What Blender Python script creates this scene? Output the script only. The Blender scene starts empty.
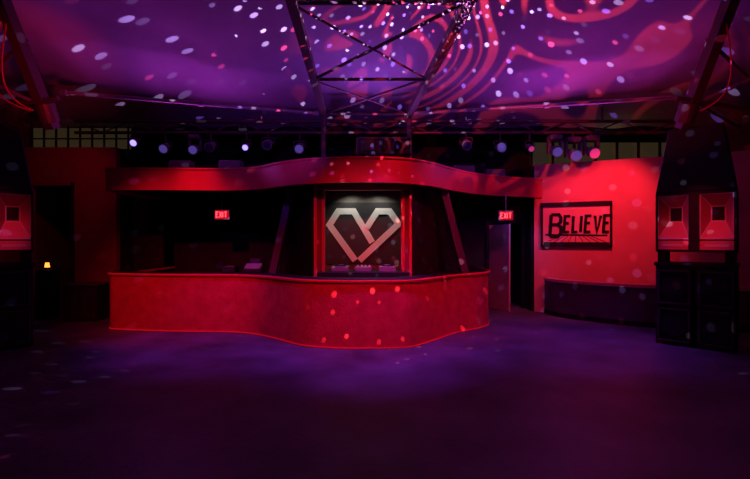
import bpy, bmesh, math, random
from mathutils import Vector, Matrix
random.seed(4)
sc = bpy.context.scene
try:
    sc.view_settings.view_transform = 'Standard'
except Exception: pass

# ---------------------------------------------------------------- materials
def mat(name, col, rough=0.6, metal=0.0, emit=None, estr=0.0, col2=None, nscale=4.0, bump=0.0, bscale=30.0, spec=0.5, lo=0.35, hi=0.7):
    m = bpy.data.materials.new(name); m.use_nodes = True
    nt = m.node_tree; b = nt.nodes['Principled BSDF']
    b.inputs['Base Color'].default_value = (*col, 1)
    b.inputs['Roughness'].default_value = rough
    b.inputs['Metallic'].default_value = metal
    b.inputs['Specular IOR Level'].default_value = spec
    tc = nt.nodes.new('ShaderNodeTexCoord')
    if col2 is not None:
        n = nt.nodes.new('ShaderNodeTexNoise'); n.inputs['Scale'].default_value = nscale
        n.inputs['Detail'].default_value = 6
        r = nt.nodes.new('ShaderNodeValToRGB')
        r.color_ramp.elements[0].position = lo; r.color_ramp.elements[0].color = (*col, 1)
        r.color_ramp.elements[1].position = hi; r.color_ramp.elements[1].color = (*col2, 1)
        nt.links.new(tc.outputs['Object'], n.inputs['Vector'])
        nt.links.new(n.outputs['Fac'], r.inputs['Fac'])
        nt.links.new(r.outputs['Color'], b.inputs['Base Color'])
    if bump > 0:
        n2 = nt.nodes.new('ShaderNodeTexNoise'); n2.inputs['Scale'].default_value = bscale
        n2.inputs['Detail'].default_value = 4
        bp = nt.nodes.new('ShaderNodeBump'); bp.inputs['Strength'].default_value = bump
        bp.inputs['Distance'].default_value = 0.02
        nt.links.new(tc.outputs['Object'], n2.inputs['Vector'])
        nt.links.new(n2.outputs['Fac'], bp.inputs['Height'])
        nt.links.new(bp.outputs['Normal'], b.inputs['Normal'])
    if emit is not None:
        b.inputs['Emission Color'].default_value = (*emit, 1)
        b.inputs['Emission Strength'].default_value = estr
    return m

M_floor = mat('floor_concrete', (0.05, 0.034, 0.06), 0.5, col2=(0.13, 0.095, 0.155), nscale=1.3, bump=0.25, bscale=14, spec=0.3, lo=0.3, hi=0.65)
M_fabric = mat('tent_fabric', (0.42, 0.30, 0.50), 0.85, col2=(0.50, 0.38, 0.58), nscale=1.2)
M_black = mat('black_paint', (0.012, 0.010, 0.014), 0.6, spec=0.3)
M_blackwall = mat('black_wall', (0.016, 0.011, 0.018), 0.7, col2=(0.03, 0.018, 0.03), nscale=2.0, spec=0.25)
M_metal = mat('dark_truss_metal', (0.10, 0.045, 0.06), 0.5, metal=0.3)
M_pipe = mat('steel_pipe', (0.30, 0.20, 0.26), 0.45, metal=0.3)
M_red = mat('red_stucco', (0.52, 0.022, 0.045), 0.6, col2=(0.66, 0.04, 0.07), nscale=6, bump=0.35, bscale=35, spec=0.25)
M_redsm = mat('red_paint', (0.6, 0.03, 0.06), 0.5, col2=(0.7, 0.05, 0.08), nscale=2)
M_darkred = mat('dark_red_wall', (0.20, 0.02, 0.03), 0.75, col2=(0.27, 0.03, 0.04), nscale=1.5)
M_pinkwall = mat('sign_wall_paint', (0.75, 0.22, 0.22), 0.7, col2=(0.82, 0.27, 0.27), nscale=2)
M_white = mat('white_paint', (0.8, 0.8, 0.78), 0.6)
M_grey = mat('grey_plastic', (0.25, 0.24, 0.26), 0.5)
M_led = mat('red_edge_trim', (0.7, 0.02, 0.04), 0.5, emit=(1.0, 0.01, 0.04), estr=0.18)
M_exit = mat('exit_letter_glow', (0.8, 0.02, 0.02), 0.5, emit=(1.0, 0.05, 0.08), estr=3.0)
M_exitbg = mat('exit_face', (0.3, 0.0, 0.0), 0.5, emit=(1.0, 0.01, 0.02), estr=0.35)
M_blue = mat('blue_lens_glow', (0.2, 0.2, 0.9), 0.3, emit=(0.22, 0.16, 1.0), estr=3.2)
M_redlens = mat('red_lens_glow', (0.9, 0.1, 0.2), 0.3, emit=(0.8, 0.06, 0.35), estr=0.45)
M_lens = mat('dark_lens', (0.1, 0.06, 0.2), 0.1, metal=0.4)
M_bluelens = mat('dim_blue_lens', (0.1, 0.06, 0.2), 0.2, emit=(0.25, 0.15, 0.9), estr=0.25)
M_orange = mat('orange_lamp_glow', (0.9, 0.4, 0.1), 0.4, emit=(1.0, 0.30, 0.04), estr=2.5)
M_olive = mat('window_and_room_glow', (0.08, 0.07, 0.03), 0.6, emit=(0.35, 0.26, 0.12), estr=0.055)  # left window pane, and the panel standing in for the lit far room
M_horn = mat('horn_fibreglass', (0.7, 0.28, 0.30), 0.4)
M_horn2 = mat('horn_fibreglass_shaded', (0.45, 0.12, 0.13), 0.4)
M_vinyl = mat('booth_vinyl', (0.07, 0.03, 0.09), 0.4, col2=(0.1, 0.04, 0.12), nscale=3)
M_cushion = mat('booth_rail_padding', (0.6, 0.2, 0.3), 0.45)
M_canvas = mat('sign_canvas', (0.9, 0.42, 0.38), 0.6, col2=(0.85, 0.34, 0.32), nscale=3)
M_purpfin = mat('purple_panel', (0.10, 0.045, 0.14), 0.5)
M_panel = mat('emblem_panel', (0.03, 0.03, 0.035), 0.5)
M_niche = mat('niche_wall', (0.16, 0.15, 0.13), 0.6)
M_case = mat('projector_case', (0.12, 0.09, 0.12), 0.5)
M_door = mat('door_paint', (0.5, 0.35, 0.45), 0.5)
M_cable = mat('red_cable', (0.6, 0.03, 0.04), 0.5)

# ---------------------------------------------------------------- helpers
def link(o, parent=None):
    sc.collection.objects.link(o)
    if parent is not None: o.parent = parent
    return o
def group(name):
    e = bpy.data.objects.new(name, None); e.empty_display_size = 0.2
    return link(e)
def mesh(name, V, F, m, parent=None, bevel=0, smooth=False):
    me = bpy.data.meshes.new(name); me.from_pydata([tuple(v) for v in V], [], F)
    bm = bmesh.new(); bm.from_mesh(me); bmesh.ops.recalc_face_normals(bm, faces=bm.faces); bm.to_mesh(me); bm.free()
    me.materials.append(m)
    if smooth:
        for p in me.polygons: p.use_smooth = True
    o = bpy.data.objects.new(name, me); link(o, parent)
    if bevel:
        md = o.modifiers.new('bevel', 'BEVEL'); md.width = bevel; md.segments = 2
    return o
def box(name, a, b, m, parent=None, bevel=0):
    x0,y0,z0 = a; x1,y1,z1 = b
    V = [(x0,y0,z0),(x1,y0,z0),(x1,y1,z0),(x0,y1,z0),(x0,y0,z1),(x1,y0,z1),(x1,y1,z1),(x0,y1,z1)]
    F = [(0,1,2,3),(4,5,6,7),(0,1,5,4),(1,2,6,5),(2,3,7,6),(3,0,4,7)]
    return mesh(name, V, F, m, parent, bevel)
def beam(name, p, q, w, h, m, parent=None):
    p=Vector(p); q=Vector(q); d=(q-p).normalized()
    up = Vector((0,0,1)) if abs(d.z)<0.95 else Vector((0,1,0))
    s = d.cross(up).normalized(); u = s.cross(d).normalized()
    V=[]
    for c in (p,q):
        for a,b in ((-1,-1),(1,-1),(1,1),(-1,1)): V.append(c+s*w/2*a+u*h/2*b)
    F=[(0,1,2,3),(4,5,6,7),(0,1,5,4),(1,2,6,5),(2,3,7,6),(3,0,4,7)]
    return mesh(name,V,F,m,parent)
def rod(name, p, q, r, m, parent=None, r2=None, n=16, caps=True):
    p=Vector(p); q=Vector(q); d=(q-p).normalized()
    up = Vector((0,0,1)) if abs(d.z)<0.95 else Vector((0,1,0))
    s = d.cross(up).normalized(); u = s.cross(d).normalized()
    r2 = r if r2 is None else r2
    V=[]
    for c,rr in ((p,r),(q,r2)):
        for i in range(n):
            a=2*math.pi*i/n; V.append(c+s*rr*math.cos(a)+u*rr*math.sin(a))
    F=[(i,(i+1)%n,n+(i+1)%n,n+i) for i in range(n)]
    if caps: F += [tuple(range(n)), tuple(range(n,2*n))]
    return mesh(name,V,F,m,parent)
def tube(name, pts, r, m, parent=None):
    cu = bpy.data.curves.new(name,'CURVE'); cu.dimensions='3D'; cu.bevel_depth=r; cu.bevel_resolution=2
    sp = cu.splines.new('POLY'); sp.points.add(len(pts)-1)
    for i,p in enumerate(pts): sp.points[i].co=(*p,1)
    cu.materials.append(m)
    o=bpy.data.objects.new(name,cu); return link(o,parent)
def catmull(P, n=8):
    out=[]
    Q=[P[0]]+list(P)+[P[-1]]
    for i in range(1,len(Q)-2):
        p0,p1,p2,p3=[Vector(q) for q in Q[i-1:i+3]]
        for k in range(n):
            t=k/n
            out.append(0.5*((2*p1)+(p2-p0)*t+(2*p0-5*p1+4*p2-p3)*t*t+(3*p1-p0-3*p2+p3)*t**3))
    out.append(Vector(P[-1])); return out
def offset(P, d):
    out=[]
    for i,p in enumerate(P):
        a=P[max(0,i-1)]; b=P[min(len(P)-1,i+1)]
        t=(b-a).normalized(); out.append(p+Vector((-t.y,t.x))*d)
    return out
def ribbon(name, P, d0, d1, z0, z1, m, parent=None, smooth=True):
    A=offset(P,d0); B=offset(P,d1); V=[]; n=len(P)
    for a,b in zip(A,B):
        V += [(a.x,a.y,z0),(a.x,a.y,z1),(b.x,b.y,z1),(b.x,b.y,z0)]
    F=[(0,1,2,3),(4*n-4,4*n-3,4*n-2,4*n-1)]
    for i in range(n-1):
        for k in range(4):
            F.append((4*i+k,4*i+(k+1)%4,4*i+4+(k+1)%4,4*i+4+k))
    return mesh(name,V,F,m,parent)
def slab(name, P, z0, z1, m, parent=None):
    bm=bmesh.new(); vs=[bm.verts.new((p[0],p[1],z0)) for p in P]
    f=bm.faces.new(vs); r=bmesh.ops.extrude_face_region(bm,geom=[f])
    for v in [g for g in r['geom'] if isinstance(g,bmesh.types.BMVert)]: v.co.z=z1
    bmesh.ops.triangulate(bm,faces=[f for f in bm.faces if len(f.verts)>4])
    bmesh.ops.recalc_face_normals(bm,faces=bm.faces)
    me=bpy.data.meshes.new(name); bm.to_mesh(me); bm.free(); me.materials.append(m)
    return link(bpy.data.objects.new(name,me),parent)
def stroke(name, pts, w, org, U, Vv, t, m, parent=None):
    """mitred flat stroke, pts in (u,v) metres on the plane org/U/V, thickness t along U x V"""
    P=[Vector(p) for p in pts]; L=[];R=[]
    for i,p in enumerate(P):
        d1=(P[i]-P[i-1]).normalized() if i>0 else None
        d2=(P[i+1]-P[i]).normalized() if i<len(P)-1 else None
        if d1 is None: d1=d2
        if d2 is None: d2=d1
        n1=Vector((-d1.y,d1.x)); n2=Vector((-d2.y,d2.x)); mi=(n1+n2)
        if mi.length<1e-4: mi=n1
        mi.normalize(); k=w/2/max(0.35,mi.dot(n1))
        L.append(p+mi*k); R.append(p-mi*k)
    org=Vector(org);U=Vector(U);Vv=Vector(Vv);N=U.cross(Vv).normalized()
    V=[]
    for l,r in zip(L,R):
        for q,h in ((l,0),(r,0),(r,t),(l,t)):
            V.append(org+U*q.x+Vv*q.y+N*h)
    n=len(P);F=[(0,1,2,3),(4*n-4,4*n-3,4*n-2,4*n-1)]
    for i in range(n-1):
        for k in range(4): F.append((4*i+k,4*i+(k+1)%4,4*i+4+(k+1)%4,4*i+4+k))
    return mesh(name,V,F,m,parent)

LET = {
 'B':[[(0,0),(0,1)],[(0,1),(.45,1),(.58,.86),(.58,.66),(.42,.54),(0,.54)],[(.42,.54),(.64,.42),(.64,.14),(.48,0),(0,0)]],
 'E':[[(.55,1),(0,1),(0,0),(.55,0)],[(0,.55),(.45,.55)]],
 'L':[[(0,1),(0,0),(.5,0)]],
 'I':[[(0,1),(0,0)]],
 'V':[[(0,1),(.3,0),(.6,1)]],
 'X':[[(0,0),(.6,1)],[(0,1),(.6,0)]],
 'T':[[(.3,0),(.3,1)],[(0,1),(.6,1)]],
}

# ---------------------------------------------------------------- room shell
box('floor', (-8.4,-2.2,-0.1), (8.4,13.2,0), M_floor)
box('wall_left', (-8.4,-2.2,0), (-8.2,13.2,7.2), M_darkred)
box('wall_right', (8.2,-2.2,0), (8.4,13.2,7.2), M_darkred)
box('wall_back', (-8.2,13.0,0), (8.2,13.2,7.2), M_blackwall)
box('wall_front', (-8.2,-2.2,0), (8.2,-2.0,7.2), M_blackwall)
V=[];F=[]; nx,ny=120,50
for j in range(ny+1):
    y=-2.0+13.0*j/ny
    for i in range(nx+1):
        x=-8.2+16.4*i/nx
        base=4.42+(11.0-y)*0.19
        sag=0.10*abs(math.sin(x*math.pi/2.75))*(0.4+0.6*math.sin((y+2)/13*math.pi))
        z=base+sag+0.02*math.sin(x*5.1+y*1.7)
        V.append((x,y,z))
for j in range(ny):
    for i in range(nx):
        a=j*(nx+1)+i; F.append((a,a+1,a+nx+2,a+nx+1))
mesh('ceiling',V,F,M_fabric,smooth=True)
box('ceiling_back', (-8.2,11.0,4.36), (8.2,13.0,4.5), M_black)

# left rear wall with opening
wl=group('wall_rear_left')
box('pier_outer',(-8.2,10.0,0),(-7.65,10.15,3.75),M_darkred,wl)
box('pier_inner',(-6.75,10.0,0),(-5.75,10.15,3.75),M_darkred,wl)
box('lintel',(-7.65,10.0,2.9),(-6.75,10.15,3.75),M_darkred,wl)
box('return_panel',(-5.85,10.15,0),(-5.75,13.0,3.75),M_blackwall,wl)
box('trim_1',(-7.72,9.97,0),(-7.65,10.0,2.97),M_black)
box('trim_2',(-6.75,9.97,0),(-6.68,10.0,2.97),M_black)
w=group('window_1')
box('pane',(-8.0,10.5,3.8),(-5.7,10.52,4.3),M_olive,w)
for i in range(9): box('mullion_%d'%i,(-8.0+i*0.28,10.46,3.75),(-7.97+i*0.28,10.5,4.34),M_black,w)
box('sill',(-8.0,10.44,3.72),(-5.7,10.5,3.8),M_black,w)
box('rail',(-8.0,10.46,4.03),(-5.7,10.49,4.06),M_black,w)

# angled sign wall on the right
A=Vector((3.75,10.6)); B=Vector((8.2,8.414)); Uw=(B-A).normalized(); Nw=Vector((-Uw.y,Uw.x))
Pw=[A,B,B+Nw*0.15,A+Nw*0.15]
slab('wall_rear_right',Pw,0,3.45,M_pinkwall)
box('wall_corridor',(3.72,10.72,0),(3.86,13.0,3.45),M_blackwall)
w=group('rear_room_glow')  # emissive panel standing in for the lit far room, not a window
box('pane',(4.0,11.6,3.5),(7.6,11.62,4.2),M_olive,w)
for i in range(7): box('mullion_%d'%i,(4.0+i*0.55,11.55,3.45),(4.05+i*0.55,11.6,4.25),M_black,w)
box('sill',(4.0,11.5,3.4),(7.6,11.6,3.5),M_black,w)

# ---------------------------------------------------------------- bar
bar=group('bar_counter')
CP=[(-5.12,10.6),(-5.17,9.3),(-5.08,8.62),(-4.75,8.44),(-3.77,8.28),(-2.75,8.22),(-2.25,8.08),(-1.75,7.72),(-1.2,7.2),(-0.8,7.03),(-0.3,6.97),(0.3,7.0),(0.6,7.1),(0.95,7.48),(1.3,7.95),(1.6,8.28),(2.0,8.6),(2.27,9.0),(2.33,9.6),(2.33,10.6)]
CPs=catmull(CP,8)
ribbon('front_wall',CPs,0.0,0.14,0.0,1.03,M_red,bar)
ribbon('top_slab',CPs,-0.03,0.42,1.03,1.07,M_redsm,bar)
ribbon('top_surface',CPs,0.03,0.41,1.071,1.078,M_black,bar)
ribbon('base_trim',CPs,-0.012,0.0,0.01,0.028,M_led,bar)
ribbon('rim_trim',CPs,-0.034,-0.03,1.055,1.066,M_led,bar)

can=group('bar_canopy')
KP=[(-5.1,11.0),(-5.2,9.3),(-5.14,8.6),(-4.85,8.45),(-4.1,8.45),(-3.3,8.5),(-2.6,8.48),(-2.1,8.25),(-1.56,7.75),(-0.95,7.42),(-0.24,7.3),(0.45,7.4),(0.95,7.8),(1.4,8.4),(1.9,9.0),(2.5,9.45),(3.1,9.75),(3.65,9.95),(3.8,10.3)]
KPs=catmull(KP,8)
ribbon('fascia',KPs,0.0,0.1,2.63,3.04,M_redsm,can)
ribbon('fascia_lip',KPs,-0.02,0.0,3.02,3.05,M_redsm,can)
inn=offset(KPs,0.1)
slab('soffit',[(p.x,p.y) for p in inn]+[(3.7,11.2),(-4.9,11.2)],2.68,2.76,M_black,can)

box('wall_bar_back',(-5.0,11.2,0),(2.75,11.3,3.6),M_blackwall)
box('wall_bar_left',(-5.72,10.65,0),(-5.02,10.75,3.04),M_blackwall)

d=group('door_1')
box('frame_left',(2.75,11.15,0),(2.83,11.3,2.1),M_black,d)
box('frame_right',(3.64,11.15,0),(3.72,11.3,2.1),M_black,d)
box('frame_head',(2.75,11.15,2.1),(3.72,11.3,2.64),M_black,d)
mesh('leaf',[(2.83,11.2,0.01),(3.14,10.55,0.01),(3.18,10.57,0.01),(2.87,11.22,0.01),(2.83,11.2,2.06),(3.14,10.55,2.06),(3.18,10.57,2.06),(2.87,11.22,2.06)],
     [(0,1,2,3),(4,5,6,7),(0,1,5,4),(1,2,6,5),(2,3,7,6),(3,0,4,7)],M_door,d)
rod('handle',(3.06,10.66,1.0),(3.0,10.62,1.0),0.02,M_grey,d)

# DJ booth
dj=group('dj_booth')
ZT=2.675
for k,(x) in enumerate((-0.985,0.565)):
    box('post_%d'%k,(x-0.10,7.95,0.0),(x-0.04,8.1,ZT),M_redsm,dj,0.008)
    box('post_inner_%d'%k,(x+0.04,7.98,0.0),(x+0.09,8.1,ZT),M_redsm,dj,0.008)
    box('post_core_%d'%k,(x-0.04,8.0,0.0),(x+0.04,8.1,ZT),M_darkred,dj)
box('back_wall',(-1.0,8.78,0.0),(0.62,8.83,ZT),M_niche,dj)
box('back_panel',(-0.96,8.75,1.22),(0.56,8.78,2.42),M_panel,dj)
box('side_left',(-1.06,8.1,0),(-1.0,8.8,ZT),M_niche,dj)
box('side_right',(0.62,8.1,0),(0.66,8.8,ZT),M_niche,dj)
box('head_rail',(-1.0,7.98,2.58),(0.6,8.1,ZT),M_redsm,dj)
box('table',(-1.0,7.75,1.08),(0.6,8.45,1.13),M_black,dj)
box('table_front',(-1.0,7.75,0),(0.6,7.8,1.08),M_black,dj)
for x in (-0.5,0.1): rod('downlight_trim_%d'%(x>0),(x,8.45,2.64),(x,8.45,2.68),0.06,M_white,dj,r2=0.07)
for s,x0,x1,nm in ((-1,-1.09,-1.95,'left'),(1,0.68,1.55,'right')):
    mesh('flare_'+nm,[(x0,8.1,0),(x1,9.9,0),(x1,9.96,0),(x0,8.18,0),(x0,8.1,ZT),(x1,9.9,ZT),(x1,9.96,ZT),(x0,8.18,ZT)],
     [(0,1,2,3),(4,5,6,7),(0,1,5,4),(1,2,6,5),(2,3,7,6),(3,0,4,7)],M_blackwall,dj)
for s,xt,xb,nm in ((-1,-1.62,-1.98,'left'),(1,1.32,1.75,'right')):
    beam('fin_'+nm,(xt,8.75,2.66),(xb,8.75,1.0),0.13,0.3,M_purpfin,dj)
# heart emblem: two interlocked straight-edged lines, 1.45 m wide
em=group('heart_emblem')
o=(-0.214, 8.749, 1.263)
l1=[(-0.17,0.03),(-0.67,0.72),(-0.50,0.985),(-0.20,0.985),(0.16,0.38)]
l2=[(-0.09,0.03),(0.67,0.74),(0.50,0.985),(0.26,0.985),(0.05,0.66)]
stroke('line_left',l1,0.12,o,(1,0,0),(0,0,1),0.012,M_white,em)
stroke('line_right',l2,0.12,(o[0],8.736,o[2]),(1,0,0),(0,0,1),0.012,M_white,em)

def deck(x,y,z,big=True):
    g=group('dj_media_player')
    box('body',(x-0.15,y-0.17,z),(x+0.15,y+0.17,z+0.09),M_grey,g,0.01)
    rod('jog_wheel',(x,y-0.03,z+0.09),(x,y-0.03,z+0.11),0.10,M_black,g,n=28)
    rod('jog_cap',(x,y-0.03,z+0.11),(x,y-0.03,z+0.115),0.06,M_grey,g,n=24)
    box('screen',(x-0.09,y+0.1,z+0.09),(x+0.09,y+0.16,z+0.13),M_lens,g)
    return g
deck(-0.62,8.1,1.131); deck(0.22,8.1,1.131)
g=group('dj_mixer')
box('body',(-0.36,7.95,1.131),(-0.06,8.3,1.21),M_grey,g,0.01)
for i in range(4):
    for j in range(3): rod('knob_%d%d'%(i,j),(-0.31+i*0.07,8.1+j*0.06,1.21),(-0.31+i*0.07,8.1+j*0.06,1.235),0.014,M_white,g,n=10)
    box('fader_%d'%i,(-0.32+i*0.07,8.0,1.21),(-0.30+i*0.07,8.03,1.23),M_white,g)
g=group('cash_register')
box('drawer',(-2.45,8.3,1.08),(-2.1,8.55,1.16),M_black,g,0.01)
mesh('keyboard',[(-2.42,8.32,1.16),(-2.13,8.32,1.16),(-2.13,8.5,1.16),(-2.42,8.5,1.16),(-2.42,8.32,1.18),(-2.13,8.32,1.18),(-2.13,8.5,1.25),(-2.42,8.5,1.25)],
 [(0,1,2,3),(4,5,6,7),(0,1,5,4),(1,2,6,5),(2,3,7,6),(3,0,4,7)],M_grey,g)
box('display',(-2.36,8.5,1.2),(-2.18,8.53,1.34),M_lens,g,0.005)
g=group('receipt_printer')
box('case',(-2.85,8.35,1.08),(-2.6,8.6,1.2),M_black,g,0.02)
box('paper_slot',(-2.8,8.42,1.2),(-2.65,8.45,1.206),M_grey,g)

# exit signs
def exit_sign(x,y,z,ztop):
    g=group('exit_sign')
    box('housing',(x-0.15,y,z-0.1),(x+0.15,y+0.05,z+0.1),M_white,g,0.008)
    box('face',(x-0.14,y-0.006,z-0.088),(x+0.14,y,z+0.088),M_exitbg,g)
    rod('stem',(x,y+0.025,z+0.1),(x,y+0.025,ztop),0.012,M_grey,g,n=8)
    cx=x-0.115
    for ch in 'EXIT':
        wd=0.055 if ch!='I' else 0.02
        for k,st in enumerate(LET[ch]):
            stroke('letter_%s_%d'%(ch,k),[(a*0.08,b*0.11) for a,b in st],0.018,(cx,y-0.007,z-0.055),(1,0,0),(0,0,1),0.006,M_exit,g)
        cx+=wd+0.014
    return g
exit_sign(-3.2,9.4,2.22,2.68)
exit_sign(2.74,9.4,2.2,2.68)

# ---------------------------------------------------------------- BELIEVE sign (hangs on the angled wall)
sg=group('believe_sign')
U3=Vector((Uw.x,Uw.y,0)); Z3=Vector((0,0,1)); N3=Vector((-Nw.x,-Nw.y,0))
so=Vector((A.x,A.y,0))+U3*0.15+N3*0.0+Z3*1.53
W,H=1.48,1.02
def onwall(name,u0,v0,u1,v1,t0,t1,m):
    V=[so+U3*u+Z3*v+N3*t for t in (t0,t1) for u,v in ((u0,v0),(u1,v0),(u1,v1),(u0,v1))]
    return mesh(name,V,[(0,1,2,3),(4,5,6,7),(0,1,5,4),(1,2,6,5),(2,3,7,6),(3,0,4,7)],m,sg)
onwall('canvas',0.02,0.02,W-0.02,H-0.02,0.0,0.03,M_canvas)
for nm,a in (('frame_bottom',(0,0,W,.06)),('frame_top',(0,H-.10,W,H)),('frame_left',(0,0,.05,H)),('frame_right',(W-.05,0,W,H))):
    onwall(nm,*a,0.0,0.05,M_black)
onwall('dark_band',0.06,0.06,W-0.06,0.11,0.03,0.036,M_black)
for i in range(9):
    u=0.1+i*0.16
    stroke('ray_%d'%i,[(W/2+(u-W/2)*0.45,0.26),(u,0.1)],0.014,so+N3*0.03,U3,Z3,0.004,M_darkred,sg)
stroke('swoosh',[(0.10,0.28),(W-0.10,0.26)],0.035,so+N3*0.03,U3,Z3,0.006,M_black,sg)
cx=0.20
adv={'B':.30,'E':.18,'L':.165,'I':.09,'V':.19}
for idx,ch in enumerate('BELIEVE'):
    h=0.50 if idx==0 else 0.36
    w_=0.36 if idx==0 else 0.20
    v0=0.24 if idx==0 else 0.34
    for k,st in enumerate(LET[ch]):
        stroke('letter_%d_%d'%(idx,k),[(a*w_+b*h*0.06,b*h) for a,b in st],0.06 if idx else 0.072,so+N3*0.03+U3*cx+Z3*v0,U3,Z3,0.012,M_black,sg)
    cx += adv[ch]

# ---------------------------------------------------------------- curved seating booth, right
sb=group('curved_banquette')
SP=catmull([(3.92,10.40),(4.02,9.9),(4.45,9.35),(5.1,8.8),(6.0,8.45),(7.0,8.2),(7.9,8.1)],8)
ribbon('back_panel',SP,0,0.12,0,0.76,M_vinyl,sb)
ribbon('top_rail',SP,-0.02,0.16,0.76,0.82,M_cushion,sb)
ribbon('kickboard',SP,-0.015,0,0,0.1,M_black,sb)
ribbon('seat',SP,0.12,0.4,0.0,0.45,M_vinyl,sb)

g=group('storage_cabinet')
box('body',(-6.45,9.3,0),(-5.75,9.75,0.75),M_black,g,0.01)
box('door_a',(-6.42,9.28,0.05),(-6.12,9.3,0.7),M_blackwall,g)
box('door_b',(-6.08,9.28,0.05),(-5.78,9.3,0.7),M_blackwall,g)
box('top',(-6.48,9.27,0.75),(-5.72,9.78,0.79),M_metal,g)
g=group('table_lamp')
box('pedestal',(-7.25,9.6,0),(-6.9,9.85,1.05),M_black,g,0.01)
rod('base',(-7.08,9.72,1.05),(-7.08,9.72,1.10),0.05,M_black,g)
rod('shade',(-7.08,9.72,1.10),(-7.08,9.72,1.20),0.05,M_orange,g,r2=0.035)

# ---------------------------------------------------------------- speaker towers
def tower(px, py, rot):
    g=group('speaker_tower')
    cx=0; yf=-0.25
    w=0.52; dp=0.5
    for s,nm in ((-1,'left'),(1,'right')):
        x0,x1=(cx-w,cx-0.02) if s<0 else (cx+0.02,cx+w)
        box('sub_'+nm,(x0,yf,0),(x1,yf+dp,1.27),M_black,g,0.015)
        for k,(z0,z1) in enumerate(((0.06,0.6),(0.66,1.21))):
            box('rail_%s_%d_b'%(nm,k),(x0+.03,yf-.03,z0),(x1-.03,yf,z0+.03),M_metal,g)
            box('rail_%s_%d_t'%(nm,k),(x0+.03,yf-.03,z1-.03),(x1-.03,yf,z1),M_metal,g)
            box('rail_%s_%d_l'%(nm,k),(x0+.03,yf-.03,z0),(x0+.06,yf,z1),M_metal,g)
            box('rail_%s_%d_r'%(nm,k),(x1-.06,yf-.03,z0),(x1-.03,yf,z1),M_metal,g)
            rod('cone_%s_%d'%(nm,k),((x0+x1)/2,yf-0.001,(z0+z1)/2),((x0+x1)/2,yf-0.02,(z0+z1)/2),0.13,M_blackwall,g,r2=0.18,n=28)
    box('shelf',(cx-w-0.02,yf-0.02,1.27),(cx+w+0.02,yf+dp,1.33),M_black,g,0.008)
    for s in (-1,1): box('riser_%d'%s,(cx+s*0.44-0.06,yf+0.05,1.33),(cx+s*0.44+0.06,yf+dp-0.1,1.5),M_black,g)
    zb,zt=1.5,2.45
    box('mid_back',(cx-w,yf+0.43,zb),(cx+w,yf+dp,zt),M_black,g)
    box('mid_floor',(cx-w,yf,zb),(cx+w,yf+0.43,zb+0.04),M_black,g)
    box('mid_roof',(cx-w,yf,zt-0.04),(cx+w,yf+0.43,zt),M_black,g)
    box('mid_l',(cx-w,yf,zb),(cx-w+0.03,yf+0.43,zt),M_black,g)
    box('mid_r',(cx+w-0.03,yf,zb),(cx+w,yf+0.43,zt),M_black,g)
    box('mid_c',(cx-0.07,yf-0.03,zb),(cx+0.07,yf+0.43,zt),M_black,g)
    for s in (-1,1):
        a,b=sorted((cx+s*0.07,cx+s*(w-0.03)))
        z0,z1=zb+0.04,zt-0.04; zm=z0+0.17
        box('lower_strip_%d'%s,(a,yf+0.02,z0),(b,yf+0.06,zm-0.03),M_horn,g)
        box('strip_slot_%d'%s,(a+0.06,yf+0.012,z0+0.05),(b-0.06,yf+0.02,z0+0.08),M_white,g)
        mx=(a+b)/2; mz=(zm+z1)/2+0.05
        O=[(a,yf+.02,zm),(b,yf+.02,zm),(b,yf+.02,z1),(a,yf+.02,z1)]
        I=[(mx-.09,yf+.3,mz-.12),(mx+.09,yf+.3,mz-.12),(mx+.09,yf+.3,mz+.12),(mx-.09,yf+.3,mz+.12)]
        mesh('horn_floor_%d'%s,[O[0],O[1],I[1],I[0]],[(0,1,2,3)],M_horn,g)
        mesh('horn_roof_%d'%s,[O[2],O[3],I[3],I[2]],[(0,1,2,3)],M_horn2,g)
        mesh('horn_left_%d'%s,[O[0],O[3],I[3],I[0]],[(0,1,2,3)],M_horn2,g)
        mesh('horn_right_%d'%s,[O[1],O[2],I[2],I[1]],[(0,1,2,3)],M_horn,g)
        mesh('throat_%d'%s,I,[(0,1,2,3)],M_black,g)
        for k in range(4):
            rod('mouth_edge_%d_%d'%(s,k),O[k],O[(k+1)%4],0.012,M_white,g,n=6)
            rod('throat_edge_%d_%d'%(s,k),I[k],I[(k+1)%4],0.012,M_white,g,n=6)
            rod('flare_seam_%d_%d'%(s,k),O[k],I[k],0.012,M_white,g,n=6)
    V=[(cx-w,yf-.02,zt),(cx+w,yf-.02,zt),(cx+w,yf+dp,zt),(cx-w,yf+dp,zt),(cx-.36,yf+.12,3.5),(cx+.36,yf+.12,3.5),(cx+.36,yf+dp,3.5),(cx-.36,yf+dp,3.5)]
    mesh('top_hood',V,[(0,1,2,3),(4,5,6,7),(0,1,5,4),(1,2,6,5),(2,3,7,6),(3,0,4,7)],M_black,g,0.02)
    g.location=(px,py,0); g.rotation_euler=(0,0,math.radians(rot))
    return g
tower(5.17,7.24,-42); tower(-5.99,7.0,42)

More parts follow.
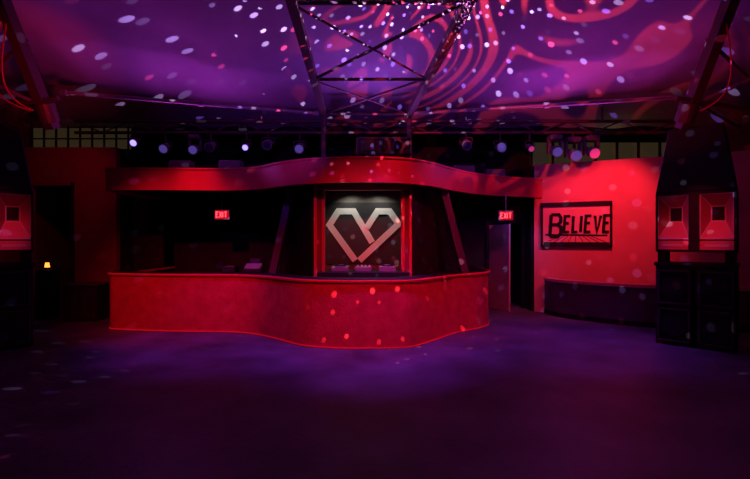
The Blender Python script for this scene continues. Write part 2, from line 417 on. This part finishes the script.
# ---------------------------------------------------------------- trusses
tz=4.28
tr=group('ceiling_truss')
def XL(y): return -0.895-0.0356*(y-4.85)
def XR(y): return 1.02-0.0736*(y-4.85)
beam('chord_l',(XL(-2),-2.0,tz),(XL(9.3),9.3,tz),0.11,0.13,M_metal,tr)
beam('chord_r',(XR(-2),-2.0,tz),(XR(9.3),9.3,tz),0.11,0.13,M_metal,tr)
ys=[9.25,7.25,4.9,2.5,0.1]
for i,y in enumerate(ys):
    rod('cross_%d'%i,(XL(y),y,tz),(XR(y),y,tz),0.028,M_metal,tr,n=10)
    if i<len(ys)-1:
        y2=ys[i+1]
        rod('diag_a_%d'%i,(XL(y),y,tz),(XR(y2),y2,tz+.02),0.024,M_metal,tr,n=8)
        rod('diag_b_%d'%i,(XR(y),y,tz),(XL(y2),y2,tz-.02),0.016,M_metal,tr,n=8)
for f in (XL,XR):
    rod('leg_%s'%f.__name__,(f(9.2),9.2,2.76),(f(9.2),9.2,tz),0.05,M_metal,tr)
def pipe_run(pts):
    g=group('rigging_pipe')
    for i in range(len(pts)-1): rod('pipe_%d'%i,pts[i],pts[i+1],0.035,M_pipe,g)
    for i,p in enumerate(pts): rod('coupler_%d'%i,(p[0]-.05,p[1],p[2]),(p[0]+.05,p[1],p[2]),0.055,M_pipe,g)
    return g
pipe_run([(-5.46,7.9,tz),(-3.3,8.55,tz),(-1.19,9.2,tz)])
pipe_run([(5.74,8.1,tz),(3.3,8.65,tz),(0.84,9.2,tz)])
def mast(s):
    g=group('rigging_mast')
    base=(s*4.98+(0 if s>0 else -.25),7.3,3.5); top=(s*5.1+(0 if s>0 else -.25),6.4,5.2)
    beam('pole',base,top,0.16,0.16,M_metal,g)
    x=base[0]
    rod('arm_out',(x,7.15,3.8),(x+s*2.6,6.4,5.0),0.03,M_pipe,g)
    rod('arm_in',(x,7.2,3.75),(s*5.7,8.0,tz-.02),0.03,M_metal,g)
    rod('arm_low',(x-s*0.3,7.0,3.9),(x+s*2.6,7.6,3.7),0.035,M_metal,g)
    rod('arm_back',(x,7.1,3.9),(x+s*2.8,9.6,4.1),0.03,M_pipe,g)
    rod('brace',(x,6.75,4.7),(x+s*1.8,7.4,3.75),0.03,M_metal,g)
    rod('collar',(x,7.25,3.6),(x,7.12,3.86),0.14,M_metal,g)
    for k in range(2 if s<0 else 1):
        pts=[]
        for i in range(24):
            t=i/23
            pts.append((x+s*(.08+.05*k)+s*0.25*math.sin(t*math.pi)*(1+.5*k), 7.0-0.5*t, 3.7+1.2*t-0.25*math.sin(t*math.pi)))
        tube('cable_%d'%k,pts,0.012,M_cable,g)
    return g
mast(1); mast(-1)

# rear lighting bar with fixtures
lb=group('lighting_bar')
rod('pipe_lower',(-6.6,9.9,4.05),(6.6,9.9,4.05),0.035,M_metal,lb)
rod('pipe_upper',(-6.6,9.9,4.3),(6.6,9.9,4.3),0.035,M_metal,lb)
for i in range(23): 
    x=-6.6+i*0.6
    rod('web_%d'%i,(x,9.9,4.05 if i%2 else 4.3),(x+0.6 if i<22 else x,9.9,4.3 if i%2 else 4.05),0.016,M_metal,lb,n=8)
for x in (-5,-2.5,2.0,5): rod('hanger_%d'%int(x*10),(x,9.9,4.3),(x,9.9,4.62),0.02,M_metal,lb,n=8)

def par(x,z,lens,aim=(0,-1,-.5),r=0.11,y=9.9):
    g=group('par_can')
    c=Vector((x,y-0.02,z)); a=Vector(aim).normalized()
    rod('body',c-a*0.14,c+a*0.12,r*0.75,M_grey,g,r2=r,n=20)
    rod('back_cap',c-a*0.2,c-a*0.14,r*0.4,M_black,g,r2=r*0.75,n=20)
    rod('lens',c+a*0.121,c+a*0.128,r*0.8,lens,g,n=20)
    box('yoke_top',(x-r-.03,y-.03,z+.13),(x+r+.03,y+.01,z+.145),M_metal,g)
    box('yoke_l',(x-r-.03,y-.03,z-.02),(x-r-.015,y+.01,z+.145),M_metal,g)
    box('yoke_r',(x+r+.015,y-.03,z-.02),(x+r+.03,y+.01,z+.145),M_metal,g)
    rod('clamp',(x,y-0.01,z+.145),(x,y-0.01,4.015),0.018,M_metal,g,n=8)
    return g
def head(x,z,lens=M_bluelens,tilt=-0.4,s=1.0,y=9.9):
    g=group('moving_head_light')
    box('base',(x-.15*s,y-.13,z+.24*s),(x+.15*s,y+.13,z+.36*s),M_case,g,0.02)
    for k in (-1,1): box('arm_%d'%k,(x+k*.15*s-.025,y-.06,z-.08*s),(x+k*.15*s+.025,y+.06,z+.24*s),M_case,g,0.01)
    a=Vector((0,-1,tilt)).normalized(); c=Vector((x,y,z))
    rod('head_front',c,c+a*0.2*s,0.12*s,M_grey,g,r2=0.13*s,n=24)
    rod('head_rear',c-a*0.17*s,c,0.08*s,M_grey,g,r2=0.12*s,n=24)
    rod('lens',c+a*0.2*s,c+a*0.21*s,0.11*s,lens,g,n=24)
    rod('clamp',(x,y,z+.36*s),(x,y,4.015),0.02,M_metal,g,n=8)
    return g
par(-5.25,3.85,M_blue,r=.085); par(-4.6,3.72,M_bluelens); par(-3.6,3.75,M_lens); par(-2.82,3.75,M_blue,r=.075); par(-2.35,3.8,M_lens)
par(-1.65,3.72,M_bluelens); par(2.0,3.8,M_lens); par(2.75,3.72,M_bluelens,aim=(0,-1,-.2)); par(3.4,3.72,M_redlens,r=.07)
head(3.95,3.66,s=.9); head(4.35,3.58,s=1.0); head(4.75,3.63,lens=M_redlens,s=.95); head(-3.95,3.7,s=.8)

# projector on the canopy roof
pj=group('projector')
box('stand_a',(-0.25,8.0,2.762),(-0.18,8.4,3.2),M_black,pj)
box('stand_b',(0.5,8.0,2.762),(0.57,8.4,3.2),M_black,pj)
box('case',(-0.33,7.95,3.2),(0.65,8.5,3.52),M_case,pj,0.03)
rod('lens_ring',(0.4,7.95,3.36),(0.4,7.88,3.36),0.09,M_grey,pj)
rod('lens',(0.4,7.879,3.36),(0.4,7.87,3.36),0.07,M_lens,pj)
box('vents',(-0.25,7.94,3.28),(0.1,7.95,3.44),M_grey,pj)
for (x,y) in ((-2.9,9.0),(-3.9,9.0),(1.9,9.6),(2.7,10.1)):
    g=group('stage_monitor')
    z=2.762
    mesh('case',[(x-.22,y-.15,z),(x+.22,y-.15,z),(x+.22,y+.2,z),(x-.22,y+.2,z),(x-.22,y-.02,3.28),(x+.22,y-.02,3.28),(x+.22,y+.2,3.28),(x-.22,y+.2,3.28)],
      [(0,1,2,3),(4,5,6,7),(0,1,5,4),(1,2,6,5),(2,3,7,6),(3,0,4,7)],M_case,g,0.015)
    rod('woofer',(x,y-.105,3.0),(x,y-.125,2.995),0.13,M_grey,g,r2=0.14,n=24)

# ---------------------------------------------------------------- lights
def aim(o, tgt):
    d=Vector(tgt)-o.location; o.rotation_euler=d.to_track_quat('-Z','Y').to_euler()
def spot(name, loc, tgt, col, W, ang, blend=0.6, r=0.08):
    l=bpy.data.lights.new(name,'SPOT'); l.energy=W; l.color=col; l.spot_size=math.radians(ang); l.spot_blend=blend; l.shadow_soft_size=r
    o=bpy.data.objects.new(name,l); o.location=loc; link(o); aim(o,tgt); return o
def area(name, loc, tgt, col, W, sx, sy):
    l=bpy.data.lights.new(name,'AREA'); l.energy=W; l.color=col; l.shape='RECTANGLE'; l.size=sx; l.size_y=sy
    o=bpy.data.objects.new(name,l); o.location=loc; link(o); aim(o,tgt); return o
def point(name, loc, col, W, r=0.1):
    l=bpy.data.lights.new(name,'POINT'); l.energy=W; l.color=col; l.shadow_soft_size=r
    o=bpy.data.objects.new(name,l); o.location=loc; link(o); return o
PUR=(0.34,0.06,1.0); RED=(1.0,0.02,0.07)
area('tent_wash_light',(-3.8,9.0,3.4),(-2.8,6.3,5.2),(0.50,0.05,0.62),27,1.5,.5)
area('tent_wash_light',(0,8.9,3.5),(0.2,6.5,5.2),(0.38,0.09,0.75),30,1.5,.5)
area('tent_wash_light',(4.0,9.0,3.5),(3.0,6.3,5.2),(0.50,0.05,0.62),28,1.5,.5)
spot('red_front_light',(-2.8,4.4,4.15),(-3.6,8.3,1.2),RED,600,48,.8)
spot('red_front_light',(-0.2,3.2,4.15),(-0.2,7.2,1.2),RED,540,46,.8)
spot('red_front_light',(2.2,4.6,4.15),(1.6,8.3,1.3),RED,340,50,.8)
spot('red_accent_light',(-3.35,7.6,4.0),(-3.35,8.5,2.85),RED,60,40,.9)
spot('red_accent_light',(0.5,6.5,4.0),(0.4,7.4,2.9),RED,60,40,.9)
spot('red_rigging_light',(-3.6,5.2,2.9),(-5.4,7.2,4.4),RED,110,45,.9)
spot('red_rigging_light',(2.8,5.6,3.0),(5.2,7.6,4.3),RED,80,50,.9)
spot('purple_rig_fill',(-1.5,6.0,3.3),(-1.8,9.9,3.7),PUR,60,80,.9)  # this pair is added fill, only to make the rear bar fixtures visible
spot('purple_rig_fill',(2.5,6.4,3.4),(2.8,9.9,3.7),PUR,60,80,.9)
spot('purple_floor_light',(0.4,6.3,4.2),(0.0,6.8,0),PUR,620,60,1.0)
spot('purple_floor_light',(3.4,7.6,4.2),(3.2,7.6,0),PUR,360,66,1.0)
spot('purple_floor_light',(-2.6,7.0,4.2),(-2.6,7.3,0),PUR,330,60,1.0)
spot('sign_wall_light',(4.9,8.2,4.05),(5.0,9.95,2.0),(1.0,0.035,0.07),270,75,.8)
spot('sign_wall_light',(3.9,8.6,4.05),(4.4,10.25,2.1),(1.0,0.035,0.07),100,60,.8)
spot('tower_light',(3.3,4.2,4.1),(5.0,7.0,1.95),RED,330,17,.8)
spot('tower_light',(-3.9,4.2,4.1),(-5.83,6.8,1.95),RED,230,17,.8)
spot('left_wall_light',(-5.6,8.2,4.0),(-7.0,10.0,2.7),RED,22,80,.9)
spot('booth_downlight',(-0.5,8.45,2.62),(-0.4,8.7,1.7),(1.0,0.92,0.8),9,130,.6,r=.04)
spot('booth_downlight',(0.1,8.45,2.62),(0.05,8.7,1.7),(1.0,0.92,0.8),9,130,.6,r=.04)
spot('corridor_light',(3.3,10.0,2.6),(3.2,10.6,0.6),(0.6,0.2,1.0),22,100,.8)
point('rear_room_light',(5.8,10.9,4.0),(0.8,0.6,0.2),1.0)

# patterned projections (gobos)
def gobo_nodes(o, kind):
    l=o.data; l.use_nodes=True; nt=l.node_tree; nt.nodes.clear()
    N=nt.nodes.new; Lk=nt.links.new
    def math_(op,a,b=None):
        n=N('ShaderNodeMath'); n.operation=op
        for i,v in enumerate((a,b)):
            if v is None: continue
            if isinstance(v,(int,float)): n.inputs[i].default_value=v
            else: Lk(v,n.inputs[i])
        return n.outputs[0]
    tc=N('ShaderNodeTexCoord'); sx=N('ShaderNodeSeparateXYZ'); Lk(tc.outputs['Normal'],sx.inputs[0])
    em=N('ShaderNodeEmission'); out=N('ShaderNodeOutputLight'); Lk(em.outputs[0],out.inputs[0])
    cb=N('ShaderNodeCombineXYZ')
    if kind=='dots':
        u=math_('ARCTAN2',sx.outputs[0],sx.outputs[1]); v=math_('ARCSINE',sx.outputs[2])
    else:
        u=math_('DIVIDE',sx.outputs[0],sx.outputs[2]); v=math_('DIVIDE',sx.outputs[1],sx.outputs[2])
    Lk(u,cb.inputs[0]); Lk(v,cb.inputs[1])
    if kind in('dots','dots_spot'):
        vo=N('ShaderNodeTexVoronoi'); vo.voronoi_dimensions='2D'; vo.distance='EUCLIDEAN'
        vo.inputs['Scale'].default_value = 15.0 if kind=='dots' else 17.0
        vo.inputs['Randomness'].default_value=0.85
        Lk(cb.outputs[0],vo.inputs['Vector'])
        ss=N('ShaderNodeSeparateColor'); Lk(vo.outputs['Color'],ss.inputs[0])
        thr=math_('ADD',0.11 if kind=='dots' else .06,math_('MULTIPLY',ss.outputs[1],0.07))
        on=math_('LESS_THAN',vo.outputs['Distance'],thr)
        bright=math_('MULTIPLY',math_('POWER',ss.outputs[0],1.4),on)
        if kind=='dots_spot': bright=math_('MULTIPLY',bright,math_('GREATER_THAN',ss.outputs[0],0.4))
        if kind=='dots':
            k=math_('ADD',math_('MULTIPLY',math_('GREATER_THAN',v,0.1),0.88),0.12)
            bright=math_('MULTIPLY',bright,math_('MULTIPLY',k,math_('GREATER_THAN',v,-0.75)))
        Lk(bright,em.inputs['Strength'])
        rp=N('ShaderNodeValToRGB'); cr=rp.color_ramp; cr.interpolation='CONSTANT'
        cr.elements[0].color=(0.35,0.2,1,1); cr.elements[1].position=.25; cr.elements[1].color=(0.75,0.65,1,1)
        e=cr.elements.new(.5); e.color=(1,0.08,0.25,1)
        e=cr.elements.new(.72); e.color=(0.6,0.45,1,1)
        Lk(ss.outputs[2],rp.inputs[0]); 
        if kind=='dots': Lk(rp.outputs[0],em.inputs['Color'])
        else: em.inputs['Color'].default_value=(1,0.28,0.3,1)
    else:
        no=N('ShaderNodeTexNoise'); no.noise_dimensions='2D'; no.inputs['Scale'].default_value=1.15; no.inputs['Detail'].default_value=0.0
        no.inputs['Distortion'].default_value=2.6
        Lk(cb.outputs[0],no.inputs['Vector'])
        s=math_('SINE',math_('MULTIPLY',no.outputs['Fac'],24.0))
        on=math_('MULTIPLY',math_('SUBTRACT',s,0.4),3.0)
        n=N('ShaderNodeClamp'); Lk(on,n.inputs[0])
        Lk(n.outputs[0],em.inputs['Strength']); em.inputs['Color'].default_value=(1,1,1,1)
o=point('mirror_dot_light',(0.7,4.7,3.5),(1,1,1),4200,0.008); gobo_nodes(o,'dots')
o=spot('swirl_gobo_light',(1.6,5.0,3.0),(2.0,7.4,5.3),(1.0,0.05,0.05),560,105,.5,r=0.02); gobo_nodes(o,'swirl')
o=spot('dot_gobo_light',(0.4,2.0,4.1),(0.6,6.9,1.2),(1,1,1),4200,34,.5,r=0.01); gobo_nodes(o,'dots_spot')

w=bpy.data.worlds.new('club_world'); sc.world=w; w.use_nodes=True
w.node_tree.nodes['Background'].inputs[0].default_value=(0.25,0.04,0.3,1)
w.node_tree.nodes['Background'].inputs[1].default_value=0.02
cam=bpy.data.cameras.new('camera'); co=bpy.data.objects.new('camera',cam); link(co)
co.location=(0,0,1.7); co.rotation_euler=(math.radians(90),0,0)
cam.sensor_width=36; cam.lens=36*450/750; cam.clip_start=0.05
sc.camera=co
